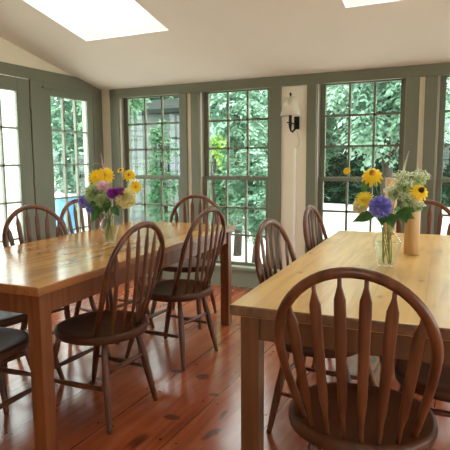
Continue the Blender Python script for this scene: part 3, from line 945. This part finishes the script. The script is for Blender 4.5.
for x, y, z, lab, rad in pan:
    r_, h = fl2('white_panicle', x, y, z, lab, r=.0013)
    umbel(r_, h, rad, 34, WG, rn, .0075, 1.0); ball(r_, h + Vector((0, 0, -.005)), rad * .7, 60, .007, LG, rn, .9, 'buds')
r_, h = fl2('flower_spike', -0.163, 2.420, 1.175, 'tall thin grey green flower spike, highest point of the pale table bouquet', r=.0012); spike(r_, [h, V(-.156, 2.42, 1.22), V(-.142, 2.42, 1.277)], 26, WG, rn, .006, .009)
r_, h = fl2('greenery_sprig', -0.214, 2.410, 1.011, 'dark green leafy stem with broad leaves around the neck of the pale table vase', 'foliage')
for (a_, b_, w_) in (((-.262, 2.41, 1.00), (-.378, 2.39, .968), .058), ((-.215, 2.39, 1.01), (-.190, 2.32, .955), .062), ((-.19, 2.40, 1.01), (-.105, 2.36, .995), .062),
                     ((-.18, 2.43, 1.02), (-.065, 2.42, 1.035), .050), ((-.23, 2.38, 1.0), (-.235, 2.32, .965), .050), ((-.20, 2.44, 1.02), (-.15, 2.50, 1.0), .05),
                     ((-.165, 2.39, 1.02), (-.135, 2.34, .975), .052), ((-.325, 2.42, 1.085), (-.330, 2.40, 1.150), .030)):
    leaf_part(r_, V(*a_), V(*b_), w_)

# ------------------------------------------------------------------ outdoors
GZ = -.30
struct(MB().box(-40, 30, -25, 45, GZ - .1, GZ).build('ground', M['gravel']))

def leaf_mesh(name, blobs, count, size, mat, rnd_seed, parent, droop=.4):
    """crown of many pointed leaves scattered through the given ellipsoids"""
    rg = np.random.default_rng(rnd_seed)
    bl = np.array(blobs, float)  # x,y,z,rx,ry,rz
    wgt = bl[:, 3] * bl[:, 4] + bl[:, 4] * bl[:, 5]; wgt /= wgt.sum()
    ncl = max(1, count // 12)
    idx = rg.choice(len(bl), ncl, p=wgt)
    d = rg.normal(size=(ncl, 3)); d /= np.linalg.norm(d, axis=1)[:, None]
    rr = rg.uniform(.55, 1.0, ncl) ** .6
    cc = bl[idx, :3] + d * bl[idx, 3:] * rr[:, None]
    c = np.repeat(cc, 12, axis=0); dn = np.repeat(d, 12, axis=0)
    n = len(c)
    # each group of twelve is one spray: leaflets in pairs along an arching twig
    tw_ = d * .7 + rg.normal(size=(ncl, 3)) * .45; tw_[:, 2] = tw_[:, 2] * .4 - droop * .35
    tw_ /= np.linalg.norm(tw_, axis=1)[:, None]
    upc = rg.normal(size=(ncl, 3)) * .25 + np.array([0, 0, 1.0]) + d * .25
    sc_ = np.cross(tw_, upc); sc_ /= np.linalg.norm(sc_, axis=1)[:, None] + 1e-9
    tw12 = np.repeat(tw_, 12, axis=0); sc12 = np.repeat(sc_, 12, axis=0); up12 = np.repeat(upc, 12, axis=0)
    j = np.tile(np.arange(12), ncl); node = (j // 2)[:, None] / 5.0; side_ = np.where(j % 2 == 0, 1.0, -1.0)[:, None]
    c = c + tw12 * (node - .4) * size * 3.0 + sc12 * side_ * size * .42 * (1.1 - .5 * node)
    c[:, 2] -= (node[:, 0] ** 2) * size * droop * 1.2
    c = c + rg.normal(size=(n, 3)) * size * .10
    ax = sc12 * side_ * .8 + tw12 * (.45 + .5 * node) + rg.normal(size=(n, 3)) * .14; ax[:, 2] -= droop * .45
    ax /= np.linalg.norm(ax, axis=1)[:, None]
    nr = up12 + rg.normal(size=(n, 3)) * .22
    sd = np.cross(ax, nr); sd /= np.linalg.norm(sd, axis=1)[:, None] + 1e-9
    s = size * rg.uniform(.65, 1.25, n)[:, None]
    p0 = c - ax * s * .5; p2 = c + ax * s * .5
    p1 = c + sd * s * .27; p3 = c - sd * s * .27
    verts = np.stack([p0, p1, p2, p3], 1).reshape(-1, 3)
    me = bpy.data.meshes.new(name)
    me.vertices.add(n * 4); me.vertices.foreach_set('co', verts.ravel().astype(np.float32))
    me.loops.add(n * 4); me.loops.foreach_set('vertex_index', np.arange(n * 4, dtype=np.int32))
    me.polygons.add(n); me.polygons.foreach_set('loop_start', np.arange(0, n * 4, 4, dtype=np.int32))
    me.materials.append(mat); me.update(calc_edges=True); me.validate()
    o = bpy.data.objects.new(name, me); COL.objects.link(o); o.parent = parent
    return o

FM = {
    'mint': leafy('mint_foliage', (.13, .27, .18), (.25, .41, .30), .42, .15, 1.2, .5),
    'mid': leafy('mid_green_foliage', (.030, .088, .045), (.085, .19, .105), .5, .15, 1.2, .35),
    'deep': leafy('deep_green_foliage', (.012, .040, .022), (.035, .092, .05), .5, .12, 1.2, .35),
    'lime': leafy('lime_foliage', (.17, .36, .06), (.34, .50, .11), .5, .3, 1.5, .4),
    'fern': leafy('bright_green_foliage', (.07, .19, .09), (.17, .34, .18), .45, .2, 1.5, .4),
}
def plant(name, x, y, h, spread, label, cat, mat, count, size, seed, trunk=True, low=.0, droop=.4, nb=9, group=None, leanx=0, ):
    root = empty(name, (x, y, GZ)); tag(root, label, cat, group)
    rg = R(seed); blobs = []
    for k in range(nb):
        q = (k + .5) / nb
        z = low + (h - low) * (.10 + .85 * q)
        s_ = spread * (.55 + .45 * math.sin(PI * min(1, q * 1.15)))
        a = rg.uniform(0, 2 * PI); rr = s_ * rg.uniform(.1, .55)
        b = s_ * rg.uniform(.45, .7)
        blobs.append((rr * math.cos(a) + leanx * q, rr * math.sin(a), z, b, b, b * rg.uniform(.5, .8)))
    leaf_mesh('foliage', blobs, count, size, mat, seed, root, droop)
    if trunk:
        mb = MB()
        r0 = .03 + h * .014
        mb.tube([(0, 0, 0), (.05, 0, h * .3), (leanx * .4 - .03, .03, h * .6), (leanx * .8, 0, h * .85)], [r0, r0 * .8, r0 * .5, r0 * .2], 8)
        for b in blobs[::2]:
            z0 = max(.1, b[2] - b[3] * .7)
            mb.tube([(leanx * .4 * z0 / h, 0, z0 * .8), (b[0] * .6, b[1] * .6, (z0 + b[2]) / 2), (b[0], b[1], b[2])], [r0 * .4, r0 * .28, r0 * .12], 6)
        mb.build('trunk', M['bark'], root)
    return root

# directions from the camera: x/y runs from about -1.2 (left) to +.05 (right)
def bulk(rows, name, cat, label_fn):
    for k, (x, y, h, sp, mat, cnt, size, low, lab) in enumerate(rows):
        plant(name, x, y, h, sp, lab, cat, FM[mat], cnt, size, 100 + k + int(x * 7) % 50, low=low, nb=13, droop=.45)
plant('broadleaf_tree', -1.15, 7.8, 3.3, .95, 'mint green broadleaf tree just outside the window right of the wall lamp', 'tree', FM['mint'], 7500, .10, 11, droop=.9, low=1.65, nb=14)
plant('broadleaf_tree', .65, 8.8, 3.9, .95, 'pale green tree outside the rightmost window', 'tree', FM['mint'], 6500, .11, 12, droop=.9, low=1.85, nb=13)
plant('broadleaf_tree', -3.45, 7.6, 3.2, .85, 'mint green tree filling the upper panes of the window left of the wall lamp', 'tree', FM['mint'], 7000, .085, 13, droop=.7, low=1.45, nb=13)
plant('broadleaf_tree', -5.3, 7.0, 3.1, .62, 'mint green tree whose low branches hang before the grey outbuilding', 'tree', FM['fern'], 4500, .08, 33, droop=.8, low=1.95, nb=11)
plant('lime_shrub', -3.22, 6.3, 1.95, .20, 'small lime green sapling in the upper panes left of the wall lamp', 'shrub', FM['lime'], 260, .075, 14, nb=4, low=1.5)
plant('leafy_shrub', -2.68, 6.45, 1.75, .46, 'green shrub low outside the window left of the wall lamp, its right one', 'shrub', FM['mint'], 6500, .06, 15, low=.45, nb=11)
plant('leafy_shrub', -3.42, 6.95, 1.80, .52, 'green shrub low outside the window left of the wall lamp, its left one', 'shrub', FM['fern'], 6500, .06, 16, low=.45, nb=11)
plant('climbing_shrub', -5.0, 7.8, 2.4, .40, 'dense climbing shrub in front of the grey outbuilding', 'shrub', FM['fern'], 6500, .06, 17, low=.0, nb=14, droop=.5)
plant('evergreen_tree', -4.1, 12.8, 5.2, 1.25, 'deep green tree behind the grey outbuilding, right side', 'tree', FM['mid'], 12000, .13, 18, low=.0, nb=16)
plant('evergreen_tree', -8.4, 13.2, 5.6, 1.5, 'deep green tree rising over the roof of the grey outbuilding', 'tree', FM['mid'], 12000, .13, 19, low=.4, nb=16)
plant('evergreen_tree', -6.0, 14.6, 5.9, 1.5, 'tall tree behind the ridge of the grey outbuilding', 'tree', FM['fern'], 12000, .13, 30, low=.4, nb=16)
plant('evergreen_tree', -2.1, 13.6, 5.1, 1.4, 'dark tree in the second row behind the mint green tree', 'tree', FM['deep'], 14000, .13, 20, low=1.5, nb=18)
plant('evergreen_tree', .60, 14.2, 5.3, 1.45, 'dark tree in the second row behind the rightmost window', 'tree', FM['deep'], 14000, .13, 21, low=1.5, nb=18)
hd = empty('hedge', (-1.2, 18.6, GZ)); tag(hd, 'long tall dark hedge along the far side of the pale yard', 'hedge')
leaf_mesh('foliage', [(x_, .15 * math.sin(x_ * 3), z_, .8, .55, .65) for x_ in np.arange(-9.8, 7.6, .6) for z_ in (.5, 1.25, 2.0)], 70000, .11, FM['deep'], 77, hd, .3)
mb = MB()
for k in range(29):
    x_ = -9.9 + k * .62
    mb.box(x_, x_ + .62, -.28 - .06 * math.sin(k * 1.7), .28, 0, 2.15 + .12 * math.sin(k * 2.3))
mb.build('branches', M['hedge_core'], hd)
back = [(-12.4, 22.0, 6.8, 2.3, 'mid', 16000, .19), (-9.0, 26.0, 7.0, 2.3, 'deep', 16000, .19), (-5.6, 22.0, 7.0, 2.3, 'mid', 16000, .2), (-2.4, 26.5, 7.2, 2.3, 'deep', 18000, .2),
        (.9, 22.0, 7.2, 2.3, 'mid', 18000, .2), (4.6, 26.0, 7.2, 2.3, 'deep', 16000, .2)]
names_ = ['far left behind the outbuilding roof', 'second from the left behind the outbuilding', 'behind the window left of the wall lamp', 'left behind the window right of the wall lamp', 'right behind the window right of the wall lamp', 'behind the rightmost window']
for k, ((x, y, h_, sp_w, mt_, cnt, sz), nm_) in enumerate(zip(back, names_)):
    plant('woodland_tree', x, y, h_, sp_w, 'large woodland tree across the yard, ' + nm_, 'tree', FM[mt_], cnt, sz, 40 + k, low=.6, nb=18, group='woodland trees across the yard')
# seen through the fixed pane beside the glass door
plant('broadleaf_tree', -9.1, 10.2, 4.2, 1.2, 'mint green tree seen through the glazed panel beside the door', 'tree', FM['mint'], 8000, .14, 27, low=.15, nb=14)
plant('broadleaf_tree', -12.4, 11.9, 4.6, 1.3, 'large green tree at the left of the glazed panel beside the door', 'tree', FM['fern'], 8000, .16, 28, low=.15, nb=14)
plant('broadleaf_tree', -13.4, 15.0, 4.4, 1.7, 'distant green tree behind the two trees beyond the glazed panel', 'tree', FM['mid'], 7000, .2, 31, low=.15, nb=14)
plant('lime_shrub', -8.2, 11.2, 2.5, .65, 'yellow green shrub at the right of the glazed panel beside the door', 'shrub', FM['lime'], 2400, .10, 29, low=0, nb=8)

# grey outbuilding behind the first window
ob = empty('outbuilding', (-5.95, 9.6, GZ)); tag(ob, 'weathered grey outbuilding with dark windows behind the climbing shrub', 'building')
mb = MB()
for k in range(14):
    z = k * .18
    mb.prism([(-.9 + .0, z), (-.925, z), (-.9, z + .18)], 'x', -1.3, 1.3) if False else mb.add(
        [(-1.3, -.925, z), (1.3, -.925, z), (1.3, -.9, z + .18), (-1.3, -.9, z + .18)], [(0, 1, 2, 3)])
mb.box(-1.3, 1.3, -.9, .9, 0, 2.52)
mb.build('wall', M['clapboard'], ob)
MB().prism([(-1.1, 2.45), (-1.1, 2.53), (0, 2.85), (1.1, 2.53), (1.1, 2.45)], 'x', -1.4, 1.4).build('roof', M['roof'], ob)
for wx in (-.75, .55):
    f = MB(); frame(f, 'x', wx - .32, wx + .32, 1.0, 2.0, -.96, -.92, .04, .04, .04)
    muntin_grid(f, 'x', wx - .28, wx + .28, 1.04, 1.96, 2, 3, -.955, -.93, .02)
    fo = f.build('window', M['roof'], ob)
    MB().box(wx - .28, wx + .28, -.935, -.93, 1.04, 1.96).build('pane', M['dark_glass'], fo)

# white building seen through the glass door
wb = empty('white_building', (-10.4, 6.9, GZ)); tag(wb, 'bright white clapboard building seen through the glass door', 'building')
mb = MB().box(-1.5, 0, -3.4, 2.9, 0, 4.2)
for k in range(28):
    z = k * .15
    mb.add([(.02, -3.4, z), (.02, 2.9, z), (.002, 2.9, z + .15), (.002, -3.4, z + .15)], [(0, 1, 2, 3)])
mb.build('wall', M['white_siding'], wb)
MB().box(-1.7, .25, -3.6, 3.1, 4.2, 4.35).build('roof', M['roof'], wb)

bb = empty('storage_bin', (-6.62, 6.90, GZ)); tag(bb, 'blue storage bin with white rim on the ground outside the glazed panel', 'bin')
MB().prism([(-.20, 0), (.20, 0), (.26, .92), (-.26, .92)], 'y', -.2, .2).build('body', M['blue'], bb, bevel=.02)
MB().box(-.28, .28, -.22, .22, .92, .97).build('lid', M['white_siding'], bb, bevel=.012)
